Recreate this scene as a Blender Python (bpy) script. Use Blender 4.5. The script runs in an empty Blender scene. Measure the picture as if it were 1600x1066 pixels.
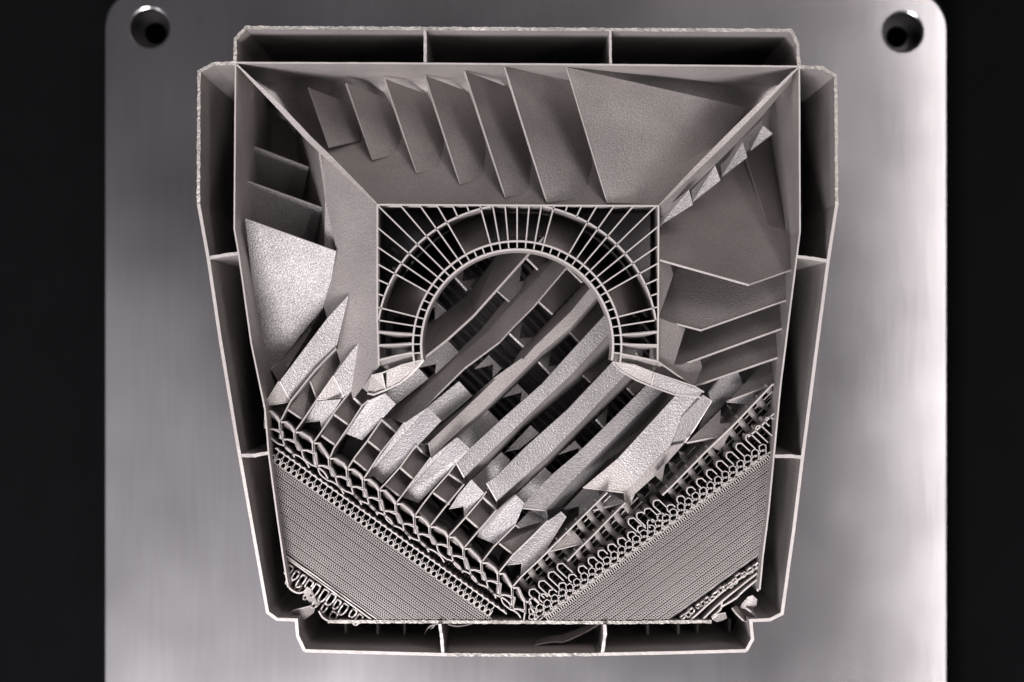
import bpy, math, random
from mathutils import Vector

random.seed(7)
sc = bpy.context.scene
S = 0.0002            # metres per unit (a unit is 0.2 mm)
D = 2800.0            # camera height over the cut face of the print
H = 450.0             # height of the print over the plate
CX, CY = 800.0, 533.0

# ------------------------------------------------------------------ camera
cam = bpy.data.cameras.new("camera")
cam_o = bpy.data.objects.new("camera", cam)
sc.collection.objects.link(cam_o)
cam_o.location = (0, 0, (H + D) * S)
cam.sensor_width = 36
cam.lens = 36 * D / 1600
cam.clip_start, cam.clip_end = 0.01, 50
cam.dof.use_dof = True
cam.dof.focus_distance = (D + 40) * S
cam.dof.aperture_fstop = 7.0
sc.camera = cam_o

# ------------------------------------------------------------------ world and lamps
w = bpy.data.worlds.new("World")
sc.world = w
w.use_nodes = True
w.node_tree.nodes["Background"].inputs[0].default_value = (0.60, 0.58, 0.62, 1)
w.node_tree.nodes["Background"].inputs[1].default_value = 0.135

def area(name, loc, target, sx, sy, power, col):
    l = bpy.data.lights.new(name, 'AREA')
    l.shape = 'RECTANGLE'; l.size = sx; l.size_y = sy
    l.energy = power; l.color = col
    o = bpy.data.objects.new(name, l)
    sc.collection.objects.link(o)
    o.location = loc
    o.rotation_euler = (Vector(target) - Vector(loc)).to_track_quat('-Z', 'Y').to_euler()
    return o

T0 = (0, 0, H * S)
area("key_softbox", (-0.10, -0.52, 0.64), T0, 0.24, 0.22, 8.8, (1.0, 0.975, 0.985))
area("right_strip", (0.47, 0.0, 1.00), T0, 1.3, 0.07, 2.3, (1.0, 0.96, 0.95))
area("left_panel", (-0.85, -0.50, 0.90), T0, 0.6, 0.5, 6.0, (0.97, 0.96, 1.0))
area("left_overhead", (-0.38, -0.30, 1.05), (-0.15, -0.1, 0), 0.75, 0.5, 0.38, (0.98, 0.96, 1.0))
area("back_fill", (0.30, 0.75, 1.00), T0, 0.6, 0.5, 3.0, (1.0, 0.95, 0.93))

sc.view_settings.view_transform = 'Standard'
sc.view_settings.look = 'None'
sc.view_settings.exposure = 0.0
sc.view_settings.gamma = 1.0
sc.cycles.max_bounces = 6
sc.cycles.diffuse_bounces = 1
sc.cycles.glossy_bounces = 2

# ------------------------------------------------------------------ materials
def metal(name, col, metallic, rough, grain, g_str, g_dist, wrinkle=0, w_str=0, w_dist=0, stretch=(1, 1, 1), tint=0.06, rot=0):
    m = bpy.data.materials.new(name); m.use_nodes = True
    nt = m.node_tree; N = nt.nodes; L = nt.links
    b = N["Principled BSDF"]
    b.inputs["Metallic"].default_value = metallic
    b.inputs["Roughness"].default_value = rough
    tc = N.new("ShaderNodeTexCoord")
    mp = N.new("ShaderNodeMapping"); mp.inputs["Scale"].default_value = stretch
    mp.inputs["Rotation"].default_value = (0, 0, rot)
    L.new(tc.outputs["Object"], mp.inputs["Vector"])
    n1 = N.new("ShaderNodeTexNoise"); n1.inputs["Scale"].default_value = grain / S
    n1.inputs["Detail"].default_value = 2
    L.new(tc.outputs["Object"], n1.inputs["Vector"])
    n3 = N.new("ShaderNodeTexNoise"); n3.inputs["Scale"].default_value = 0.012 / S
    L.new(mp.outputs[0], n3.inputs["Vector"])
    mixf = N.new("ShaderNodeMath"); mixf.operation = 'MULTIPLY_ADD'
    mixf.inputs[1].default_value = 0.6; 
    L.new(n1.outputs[0], mixf.inputs[0]); 
    sc3 = N.new("ShaderNodeMath"); sc3.operation = 'MULTIPLY'; sc3.inputs[1].default_value = 0.4
    L.new(n3.outputs[0], sc3.inputs[0]); L.new(sc3.outputs[0], mixf.inputs[2])
    ramp = N.new("ShaderNodeValToRGB")
    lo = [max(0, c * (1 - 3 * tint)) for c in col]; hi = [min(1, c * (1 + 3 * tint)) for c in col]
    ramp.color_ramp.elements[0].position = 0.3; ramp.color_ramp.elements[0].color = (*lo, 1)
    ramp.color_ramp.elements[1].position = 0.7; ramp.color_ramp.elements[1].color = (*hi, 1)
    L.new(mixf.outputs[0], ramp.inputs[0])
    L.new(ramp.outputs[0], b.inputs["Base Color"])
    bp = N.new("ShaderNodeBump"); bp.inputs["Strength"].default_value = g_str
    bp.inputs["Distance"].default_value = g_dist * S
    L.new(n1.outputs[0], bp.inputs["Height"])
    last = bp
    if wrinkle:
        n2 = N.new("ShaderNodeTexNoise"); n2.inputs["Scale"].default_value = wrinkle / S
        n2.inputs["Detail"].default_value = 1.5; n2.inputs["Distortion"].default_value = 0.6
        L.new(mp.outputs[0], n2.inputs["Vector"])
        bp2 = N.new("ShaderNodeBump"); bp2.inputs["Strength"].default_value = w_str
        bp2.inputs["Distance"].default_value = w_dist * S
        L.new(n2.outputs[0], bp2.inputs["Height"])
        L.new(bp.outputs[0], bp2.inputs["Normal"])
        last = bp2
    L.new(last.outputs[0], b.inputs["Normal"])
    return m

BASE = (0.37, 0.335, 0.325)
M_SM = metal("sintered_metal", BASE, 0.35, 0.50, 0.40, 0.8, 1.3, tint=0.09)
M_RG = metal("rippled_sintered_metal", (0.345, 0.32, 0.322), 0.40, 0.47, 0.50, 0.6, 1.1, 0.33, 0.85, 1.5, tint=0.13)
M_ED = metal("highlit_cut_edge_metal", (0.46, 0.42, 0.405), 0.25, 0.45, 0.5, 0.4, 0.8)  # smoother cut edges; their highlight is put into the lighter colour
M_LV = metal("louvre_metal", (0.34, 0.31, 0.30), 0.35, 0.50, 0.42, 0.6, 1.1, 0.30, 0.6, 1.5, tint=0.10)
M_LT = metal("lattice_metal", (0.27, 0.245, 0.237), 0.3, 0.5, 0.5, 0.3, 0.8)
M_SAND = metal("sandy_edge_metal", (0.37, 0.34, 0.32), 0.25, 0.5, 0.22, 1.0, 2.5, tint=0.15)

def plate_mat():
    m = bpy.data.materials.new("milled_plate_metal"); m.use_nodes = True
    nt = m.node_tree; N = nt.nodes; L = nt.links; b = N["Principled BSDF"]
    b.inputs["Metallic"].default_value = 1.0
    tc = N.new("ShaderNodeTexCoord")
    mp = N.new("ShaderNodeMapping"); mp.inputs["Scale"].default_value = (1, 0.06, 1)
    L.new(tc.outputs["Object"], mp.inputs[0])
    n = N.new("ShaderNodeTexNoise"); n.inputs["Scale"].default_value = 0.10 / S; n.inputs["Detail"].default_value = 4
    L.new(mp.outputs[0], n.inputs[0])
    n2 = N.new("ShaderNodeTexNoise"); n2.inputs["Scale"].default_value = 0.004 / S; n2.inputs["Detail"].default_value = 2
    L.new(tc.outputs["Object"], n2.inputs[0])
    r = N.new("ShaderNodeMapRange"); r.inputs[1].default_value = 0.3; r.inputs[2].default_value = 0.7
    r.inputs[3].default_value = 0.18; r.inputs[4].default_value = 0.205
    L.new(n2.outputs[0], r.inputs[0]); L.new(r.outputs[0], b.inputs["Roughness"])
    cr = N.new("ShaderNodeValToRGB")
    cr.color_ramp.elements[0].position = 0.3; cr.color_ramp.elements[0].color = (0.55, 0.52, 0.54, 1)
    cr.color_ramp.elements[1].position = 0.75; cr.color_ramp.elements[1].color = (0.72, 0.69, 0.71, 1)
    mx = N.new("ShaderNodeMath"); mx.operation = 'MULTIPLY_ADD'; mx.inputs[1].default_value = 0.28
    h = N.new("ShaderNodeMath"); h.operation = 'MULTIPLY'; h.inputs[1].default_value = 0.72
    L.new(n2.outputs[0], h.inputs[0]); L.new(n.outputs[0], mx.inputs[0]); L.new(h.outputs[0], mx.inputs[2])
    L.new(mx.outputs[0], cr.inputs[0]); L.new(cr.outputs[0], b.inputs["Base Color"])
    bp = N.new("ShaderNodeBump"); bp.inputs["Strength"].default_value = 0.05; bp.inputs["Distance"].default_value = 0.5 * S
    L.new(n.outputs[0], bp.inputs["Height"]); L.new(bp.outputs[0], b.inputs["Normal"])
    return m
M_PL = plate_mat()
M_BK = metal("black_table_cloth", (0.003, 0.003, 0.0035), 0.0, 0.9, 0.2, 0.3, 1.0)
M_BK.node_tree.nodes["Principled BSDF"].inputs["Specular IOR Level"].default_value = 0.05
M_HOLE = metal("shaded_bore_steel", (0.07, 0.066, 0.066), 0.8, 0.35, 0.1, 0.2, 0.5)  # shade inside the bores is put into this dark colour

# ------------------------------------------------------------------ helpers
def P(px, py, z=0.0):
    """point z units over (-: under) the cut face seen at photo point px, py"""
    k = (D - z) / D
    return Vector(((px - CX) * k * S, (CY - py) * k * S, (H + z) * S))

import numpy as np
def planefit(pts):
    """the same corners laid into one flat plane"""
    A = np.array([(p[0], p[1], 1.0) for p in pts]); z = np.array([p[2] for p in pts])
    c = np.linalg.lstsq(A, z, rcond=None)[0]
    return [(p[0], p[1], float(c[0] * p[0] + c[1] * p[1] + c[2])) for p in pts]
def plane3(ref, xy):
    A = np.array([(p[0], p[1], 1.0) for p in ref]); c = np.linalg.solve(A, np.array([p[2] for p in ref]))
    return [(x, y, float(c[0] * x + c[1] * y + c[2])) for x, y in xy]

class MB:
    def __init__(s): s.v = []; s.f = []; s.m = []; s.sm = []
    def add(s, vs, fs, mat=0, smooth=False):
        b = len(s.v); s.v += [tuple(v) for v in vs]
        for f in fs:
            s.f.append([b + i for i in f]); s.m.append(mat); s.sm.append(smooth)
    def sheet(s, pts, th=3.0, mat=0, rim=None, rw=2.0, rmat=1, fit=False):
        """flat or folded plate: pts = (px, py, z) seen from above; rim = list of index runs that get a thin proud edge"""
        if fit: pts = planefit(pts)
        top = [P(*p) for p in pts]
        n = Vector((0, 0, 0))
        for i in range(len(top)):
            a, b_ = top[i], top[(i + 1) % len(top)]
            n += a.cross(b_)
        if n.length == 0: n = Vector((0, 0, 1))
        n.normalize()
        if n.z < 0:
            top.reverse(); n = -n; rev = True
        else: rev = False
        N_ = len(top)
        bot = [p - n * th * S for p in top]
        fs = [list(range(N_)), list(range(2 * N_ - 1, N_ - 1, -1))]
        for i in range(N_):
            j = (i + 1) % N_
            fs.append([i, N_ + i, N_ + j, j])
        s.add(top + bot, fs, mat)
        for run in (rim or []):
            s.rim([pts[i] for i in run], rw, rmat)
    def rim(s, pts, wd=2.0, mat=1, dep=5.0, lift=0.8):
        s.wall3([(p[0], p[1], p[2] + lift) for p in pts], dep, wd, mat, mat)
    def wall3(s, pts, dep, th, mat_side=0, mat_top=1, closed=False, jit=0.0, zbot=None):
        """upright wall under a line of points (px, py, z); goes down dep units, or to level zbot"""
        W = [P(*p) for p in pts]
        n = len(W); L_, R_, L0, R0 = [], [], [], []
        for i in range(n):
            a = W[(i - 1) % n] if (closed or i > 0) else None
            c = W[(i + 1) % n] if (closed or i < n - 1) else None
            d1 = (W[i] - a).to_2d() if a is not None else None
            d2 = (c - W[i]).to_2d() if c is not None else None
            if d1 is None: d1 = d2
            if d2 is None: d2 = d1
            d1 = d1.normalized() if d1.length > 1e-12 else Vector((1, 0)); d2 = d2.normalized() if d2.length > 1e-12 else d1
            n1 = Vector((-d1.y, d1.x)); n2 = Vector((-d2.y, d2.x))
            nn = n1 + n2
            nn = nn.normalized() if nn.length > 1e-6 else n1
            k = 1.0 / max(0.5, nn.dot(n1))
            wv = th * (p_w[i] if (p_w := getattr(s, 'wscale', None)) else 1.0)
            o = nn * (wv * 0.5 * k * S)
            jj = [Vector((random.uniform(-1, 1), random.uniform(-1, 1))) * jit * S for _ in range(2)]
            z = W[i].z
            L0.append(Vector((W[i].x + o.x, W[i].y + o.y, z))); R0.append(Vector((W[i].x - o.x, W[i].y - o.y, z)))
            L_.append(Vector((W[i].x + o.x + jj[0].x, W[i].y + o.y + jj[0].y, z + random.uniform(-1, 1) * jit * S)))
            R_.append(Vector((W[i].x - o.x + jj[1].x, W[i].y - o.y + jj[1].y, z + random.uniform(-1, 1) * jit * S)))
        if jit > 0:
            base_L = [Vector((v.x, v.y, W[i].z - 5 * S)) for i, v in enumerate(L0)]
            base_R = [Vector((v.x, v.y, W[i].z - 5 * S)) for i, v in enumerate(R0)]
        def down(v):
            return Vector((v.x, v.y, (H + zbot) * S if zbot is not None else v.z - dep * S))
        if jit > 0:
            b0 = len(s.v); s.v += [tuple(v) for v in L_ + R_ + base_L + base_R]
            for i in range(n if closed else n - 1):
                j = (i + 1) % n
                s.f.append([b0 + q_ for q_ in (i, n + i, n + j, j)]); s.m.append(mat_top); s.sm.append(False)
                s.f.append([b0 + q_ for q_ in (i, j, 2 * n + j, 2 * n + i)]); s.m.append(mat_top); s.sm.append(False)
                s.f.append([b0 + q_ for q_ in (n + j, n + i, 3 * n + i, 3 * n + j)]); s.m.append(mat_top); s.sm.append(False)
            L_, R_ = base_L, base_R
        vs = L_ + R_ + [down(v) for v in L_] + [down(v) for v in R_]
        m = n if closed else n - 1
        ft, fsd = [], []
        for i in range(m):
            j = (i + 1) % n
            ft.append([i, n + i, n + j, j])
            fsd.append([i, j, 2 * n + j, 2 * n + i])
            fsd.append([n + j, n + i, 3 * n + i, 3 * n + j])
            fsd.append([2 * n + i, 2 * n + j, 3 * n + j, 3 * n + i])
        if not closed:
            fsd.append([0, 2 * n, 3 * n, n]); fsd.append([n - 1, 2 * n - 1, 4 * n - 1, 3 * n - 1])
        b = len(s.v); s.v += [tuple(v) for v in vs]
        for f in ft: s.f.append([b + i for i in f]); s.m.append(mat_top); s.sm.append(False)
        for f in fsd: s.f.append([b + i for i in f]); s.m.append(mat_side); s.sm.append(False)
    def loft(s, rows, th=3.0, mat=0, smooth=True):
        """curved plate through rows of points (px, py, z)"""
        R = [[P(*p) for p in r] for r in rows]
        nr, nc = len(R), len(R[0])
        top = [p for r in R for p in r]
        fs = [[i * nc + j, i * nc + j + 1, (i + 1) * nc + j + 1, (i + 1) * nc + j] for i in range(nr - 1) for j in range(nc - 1)]
        fn = []
        for f in fs:
            fn.append((top[f[2]] - top[f[0]]).cross(top[f[3]] - top[f[1]]))
        tot = Vector((0, 0, 0))
        for n_ in fn: tot += n_
        if tot.z < 0:
            fs = [list(reversed(f)) for f in fs]; fn = [-n_ for n_ in fn]
        vn = [Vector((0, 0, 0)) for _ in top]
        for f, n_ in zip(fs, fn):
            for q_ in f: vn[q_] += n_
        bot = [p - (n_.normalized() if n_.length > 0 else Vector((0, 0, 1))) * th * S for p, n_ in zip(top, vn)]
        s.add(top, fs, mat, smooth)
        s.add(bot, [list(reversed(f)) for f in fs], mat, smooth)
        ed = {}
        for f in fs:
            for q_ in range(4):
                a, b_ = f[q_], f[(q_ + 1) % 4]
                if (b_, a) in ed: del ed[(b_, a)]
                else: ed[(a, b_)] = 1
        for (a, b_) in ed:
            s.add([top[a], bot[a], bot[b_], top[b_]], [[0, 1, 2, 3]], mat, False)
    def build(s, name, parent, mats=None, label=None, kind=None):
        me = bpy.data.meshes.new(name)
        me.from_pydata(s.v, [], s.f)
        for m in (mats or [M_SM, M_ED]): me.materials.append(m)
        me.polygons.foreach_set("material_index", s.m)
        me.polygons.foreach_set("use_smooth", s.sm)
        me.validate(); me.update()
        o = bpy.data.objects.new(name, me)
        sc.collection.objects.link(o)
        if parent: o.parent = parent
        if label: o["label"] = label
        if kind: o["kind"] = kind
        return o

def dense(pts, step, z=None):
    out = []
    for i in range(len(pts) - 1):
        a, b = pts[i], pts[i + 1]
        d = math.dist(a[:2], b[:2]); n = max(1, int(d / step))
        for k in range(n):
            t = k / n
            out.append(tuple(a[q] + (b[q] - a[q]) * t for q in range(len(a))))
    out.append(tuple(pts[-1]))
    return out
def z3(pts, z): return [(p[0], p[1], z) for p in pts]
def one_sheet(name, parent, pts, rough=False, th=3.0, rim=None, rw=2.0, label=None):
    b = MB(); b.sheet(pts, th, 0, rim, rw, fit=len(pts) > 4)
    return b.build(name, parent, [M_RG if rough else M_SM, M_ED], label)
def one_wall(name, parent, pts, dep, th, zbot=None, closed=False, mats=None, jit=0.0):
    b = MB(); b.wall3(pts, dep, th, 0, 1, closed, jit, zbot)
    return b.build(name, parent, mats)

# ------------------------------------------------------------------ the table and the plate
tb = MB()
ZT = -H - 130
q = 30000
tb.v = [(-q * S, -q * S, -130 * S), (q * S, -q * S, -130 * S), (q * S, q * S, -130 * S), (-q * S, q * S, -130 * S)]
tb.f = [[0, 1, 2, 3]]; tb.m = [0]; tb.sm = [False]
t_o = tb.build("table", None, [M_BK]); t_o["kind"] = "structure"

import bmesh
def make_plate():
    k = (D + H) / D
    def W(px, py): return ((px - CX) * k * S, (CY - py) * k * S)
    x0, y1 = W(165, -14); x1, _ = W(1478, -14)
    y0 = y1 - (x1 - x0)
    r = 62 * k * S
    ring = []
    for (cx, cy, a0) in ((x1 - r, y1 - r, 0), (x0 + r, y1 - r, 90), (x0 + r, y0 + r, 180), (x1 - r, y0 + r, 270)):
        for i in range(13):
            a = math.radians(a0 + 90 * i / 12); ring.append((cx + r * math.cos(a), cy + r * math.sin(a)))
    th = 122 * S
    bm = bmesh.new()
    top = [bm.verts.new((x, y, 0)) for x, y in ring]
    edges = [bm.edges.new((top[i], top[(i + 1) % len(top)])) for i in range(len(top))]
    holes = []
    hr = 31 * k * S
    hx = [W(234, 44), W(1411, 50)]
    hx += [(hx[0][0], y0 + (y1 - hx[0][1])), (hx[1][0], y0 + (y1 - hx[1][1]))]
    loops = []
    for (cx, cy) in hx:
        vs = [bm.verts.new((cx + hr * 1.08 * math.cos(2 * math.pi * i / 48), cy + hr * 1.08 * math.sin(2 * math.pi * i / 48), 0)) for i in range(48)]
        loops.append(vs)
        edges += [bm.edges.new((vs[i], vs[(i + 1) % 48])) for i in range(48)]
    bmesh.ops.triangle_fill(bm, edges=edges, use_beauty=True, use_dissolve=False)
    # outer side with a small chamfer
    ch = 3 * S
    cxm, cym = (x0 + x1) / 2, (y0 + y1) / 2
    r2 = []
    for x, y in ring:
        d = Vector((x - cxm, y - cym)); d = Vector((math.copysign(1, d.x), math.copysign(1, d.y)))
        r2.append((x + d.x * ch, y + d.y * ch))
    b1 = [bm.verts.new((x, y, -ch)) for x, y in r2]; b2 = [bm.verts.new((x, y, -th)) for x, y in r2]
    n = len(ring)
    for i in range(n):
        j = (i + 1) % n
        bm.faces.new((top[i], b1[i], b1[j], top[j])); bm.faces.new((b1[i], b2[i], b2[j], b1[j]))
    for vs, (cx, cy) in zip(loops, hx):
        c2 = [bm.verts.new((cx + hr * math.cos(2 * math.pi * i / 48), cy + hr * math.sin(2 * math.pi * i / 48), -hr * 0.05)) for i in range(48)]
        for i in range(48):
            j = (i + 1) % 48
            bm.faces.new((vs[j], vs[i], c2[i], c2[j]))
    bmesh.ops.recalc_face_normals(bm, faces=bm.faces)
    me = bpy.data.meshes.new("build_plate"); bm.to_mesh(me); bm.free()
    me.materials.append(M_PL)
    o = bpy.data.objects.new("build_plate", me); sc.collection.objects.link(o)
    o["label"] = "thick grey milled metal plate with rounded corners under the printed part"
    o["category"] = "metal plate"
    # counterbored bolt holes
    for (cx, cy) in hx[:2]:
        h = MB()
        prof = [(1.0, -0.05), (1.0, -1.5), (0.56, -1.5), (0.56, -3.2), (0.0, -3.6)]
        vs, fs = [], []
        for (rr, zz) in prof:
            for i in range(40):
                a = 2 * math.pi * i / 40
                vs.append((cx + hr * rr * math.cos(a), cy + hr * rr * math.sin(a), hr * zz))
        for q_ in range(len(prof) - 1):
            for i in range(40):
                j = (i + 1) % 40
                fs.append([q_ * 40 + i, q_ * 40 + j, (q_ + 1) * 40 + j, (q_ + 1) * 40 + i])
        h.add(vs, fs, 0, False)
        h.build("bolt_hole", o, [M_HOLE])
    return o
make_plate()

# ------------------------------------------------------------------ the printed part
root = bpy.data.objects.new("printed_heat_exchanger", None)
sc.collection.objects.link(root)
root.empty_display_size = 0.02
root["label"] = "sintered grey metal lattice block cut open to show its fins, bars and cells"
root["category"] = "heat exchanger"

# --- outer jacket
ZB = -H
J_TOP = [(367.5, 98), (367.5, 61), (384, 43), (1236, 47.5), (1246.5, 68), (1248.5, 104)]
J_LEFT = [(368, 98.5), (333, 100), (311, 112), (310, 318), (326, 408), (344, 530), (370, 687), (390, 800), (418, 957), (433, 968), (463, 969), (465, 994), (476, 1017)]
J_BOT = [(476, 1017), (560, 1019.5), (690, 1023), (820, 1024), (940, 1022.5), (1060, 1020), (1166, 1017)]
J_RIGHT = [(1248.5, 104.5), (1285, 106), (1306, 118), (1307.5, 320), (1294, 408), (1276, 545), (1254, 715), (1240, 830), (1222, 959), (1203, 968.5), (1173, 970), (1176, 999), (1166, 1017)]
def jz(p): return 0 if p[1] < 700 else -(p[1] - 700) / 320 * 25
jk = MB()
mats_j = [M_SM, M_SAND, M_ED]
jk.wall3([(x, y, 0) for x, y in dense(J_TOP, 5)], 0, 5.0, 0, 1, jit=0.7, zbot=ZB)
def split(pts, ymax):
    d = dense(pts, 5)
    return [p for p in d if p[1] <= ymax], [p for p in d if p[1] >= ymax - 5]
for line in (J_LEFT, J_RIGHT):
    a, b_ = split(line, 320)
    jk.wall3([(x, y, jz((x, y))) for x, y in a], 0, 5.0, 0, 1, jit=0.7, zbot=ZB)
    jk.wall3([(x, y, jz((x, y))) for x, y in b_], 0, 5.0, 0, 2, jit=0.12, zbot=ZB)
bt = dense(J_BOT, 5)
for seg, mm, jj in (([p for p in bt if p[0] <= 700], 2, 0.15), ([p for p in bt if 695 <= p[0] <= 935], 1, 0.6), ([p for p in bt if p[0] >= 930], 2, 0.15)):
    jk.wall3([(x, y, jz((x, y))) for x, y in seg], 0, 5.0, 0, mm, jit=jj, zbot=ZB)
jacket = jk.build("outer_jacket", root, mats_j)
for pts, tw in (([(664, 44), (664.5, 99)], 4.5), ([(953.5, 46), (954, 101)], 4.0),
            ([(326, 403.5), (348, 399), (373, 396)], 5.0), ([(376, 712), (398, 712), (419, 708)], 5.5),
            ([(1246, 401), (1270, 404), (1294, 408)], 5.0), ([(1211, 713), (1234, 713), (1254, 715)], 5.5),
            ([(687, 975), (690, 995), (692, 1022)], 4.5), ([(945, 976), (945.5, 992), (941, 1021)], 5.0)):
    b = MB(); b.wall3([(x, y, jz((x, y)) - 1) for x, y in dense(pts, 5)], 0, tw, 0, 1, jit=0.4, zbot=ZB)
    b.build("jacket_rib", jacket, [M_SM, M_ED])
# thin support fins low in the bottom pocket
for x in (540, 590, 632, 1012, 1060, 1090, 1140):
    b = MB(); b.wall3([(x, 968, -190), (x, 1018, -190)], 0, 4, 0, 0, zbot=ZB); b.build("support_fin", jacket)

# --- inner shell
I_TOP = [(368, 98), (600, 98.8), (950, 101.2), (1249, 104)]
I_LEFT = [(368, 98.5), (366, 358), (373, 398), (392.5, 537), (414, 640), (420, 712), (432, 800), (442, 870), (450, 918)]
I_RIGHT = [(1249, 104), (1250, 362), (1245, 402), (1235, 480), (1220, 600), (1209, 715), (1201, 800), (1192, 870), (1187, 922)]
I_BOT = [(512, 971.5), (700, 972), (940, 973), (1112, 971.5)]
sh = MB()
sh.wall3(z3(dense(I_TOP, 12), 0), 0, 2.4, 0, 1, jit=0.15, zbot=ZB)
for l_ in (I_LEFT, I_RIGHT):
    sh.wall3(z3(dense(l_, 12), -1), 0, 2.4, 0, 1, jit=0.12, zbot=ZB)
sh.wall3(z3(dense(I_BOT, 4), -33), 0, 5.0, 0, 2, jit=0.6, zbot=ZB)
shell = sh.build("inner_shell", root, [M_SM, M_ED, M_SAND])

# --- hopper: the three sloping troughs round the collar
b = MB()
xs = [0, 0.125, 0.25, 0.375, 0.5, 0.625, 0.75, 0.875, 1]
def trow(y, z, x0, x1): return [(x0 + (x1 - x0) * t, y, z - (0 if y > 220 or y < 120 else (30 if t in (0, 1) else 10 if t in (0.125, 0.875) else 0))) for t in xs]
b.loft([trow(117, -140, 386, 1234), trow(127, -168, 398, 1224), trow(145, -182, 414, 1206), trow(175, -172, 444, 1178),
        trow(215, -132, 484, 1136), trow(262, -75, 532, 1088), trow(321, -10, 590, 1030)], 4)
b.build("trough_floor", root)
b = MB()
b.loft([[(386, 135, -150), (386, 215, -160), (386, 300, -160), (387, 362, -160), (393, 410, -160), (408, 537, -160), (420, 610, -150)],
        [(394, 150, -260), (396, 225, -270), (396, 300, -270), (397, 370, -270), (403, 420, -270), (416, 530, -270), (426, 598, -260)],
        [(404, 165, -400), (406, 230, -410), (406, 300, -410), (407, 375, -410), (412, 428, -410), (424, 524, -400), (432, 590, -400)],
        [(450, 190, -430), (480, 240, -430), (500, 310, -430), (500, 380, -430), (490, 430, -430), (470, 520, -430), (450, 590, -430)]], 4)
b.build("trough_floor", root)
b = MB()
b.sheet([(589, 321, -8), (497, 234, -95), (508, 310, -92), (526, 392, -88), (506, 480, -100), (512, 500, -96), (532, 568, -70), (548, 610, -50), (551, 622, -44), (591, 571, -8)], 4, fit=True)
b.sheet([(497, 234, -95), (460, 190, -320), (470, 300, -330), (480, 400, -330), (485, 470, -300), (506, 480, -100), (526, 392, -88), (508, 310, -92)], 4)
b.build("pyramid_face", root)
b = MB()
b.loft([[(1232, 135, -150), (1233, 215, -160), (1233, 365, -160), (1229, 408, -160), (1220, 480, -160), (1208, 590, -160)],
        [(1224, 150, -260), (1225, 225, -270), (1225, 370, -270), (1220, 412, -270), (1212, 482, -270), (1200, 588, -270)],
        [(1214, 165, -400), (1215, 235, -410), (1215, 372, -410), (1210, 414, -410), (1202, 484, -410), (1190, 586, -400)],
        [(1150, 225, -430), (1130, 260, -430), (1120, 370, -430), (1120, 410, -430), (1120, 480, -430), (1130, 580, -430)]], 4)
b.build("trough_floor", root)
b = MB()
b.sheet([(1030, 406, -9), (1047, 411, -34), (1052, 430, -40), (1030, 494, -9)], 3)
b.sheet([(1030, 497, -9), (1071, 512, -52), (1053, 570, -32), (1066, 570, -42), (1094, 561, -62), (1097, 574, -62), (1085, 604, -48), (1029, 566, -8)], 3, fit=True)
b.build("pyramid_face", root)

def ridge(pts):
    b = MB(); d = dense(pts, 8); n = len(d)
    b.wscale = [0.25 + 0.75 * math.sin(math.pi * min(1, max(0.02, i / (n - 1)))) for i in range(n)]
    b.wall3(d, 0, 9.0, 0, 0, zbot=-190)
    b.build("diagonal_ridge", root, [M_SM, M_ED])
ridge([(370, 101, 0), (440, 171, -14), (482, 216, -18), (520, 252, -16), (590, 320, -1)])
ridge([(1247, 106, 0), (1180, 172, -14), (1130, 222, -18), (1085, 266, -16), (1030, 321, -1)])

b = MB()
b.loft([[(1240, 113, -4), (1180, 176, -22), (1130, 226, -28), (1086, 270, -24), (1034, 322, -6)], [(1236, 128, -60), (1187, 186, -80), (1139, 236, -80), (1094, 281, -70), (1034, 338, -30)]], 3)
b.build("ridge_lip", root)
one_sheet("trough_side", root, [(1164, 240, -222), (1205, 200, -320), (1235, 235, -330), (1237, 364, -128), (1200, 352, -128)], False)
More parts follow.
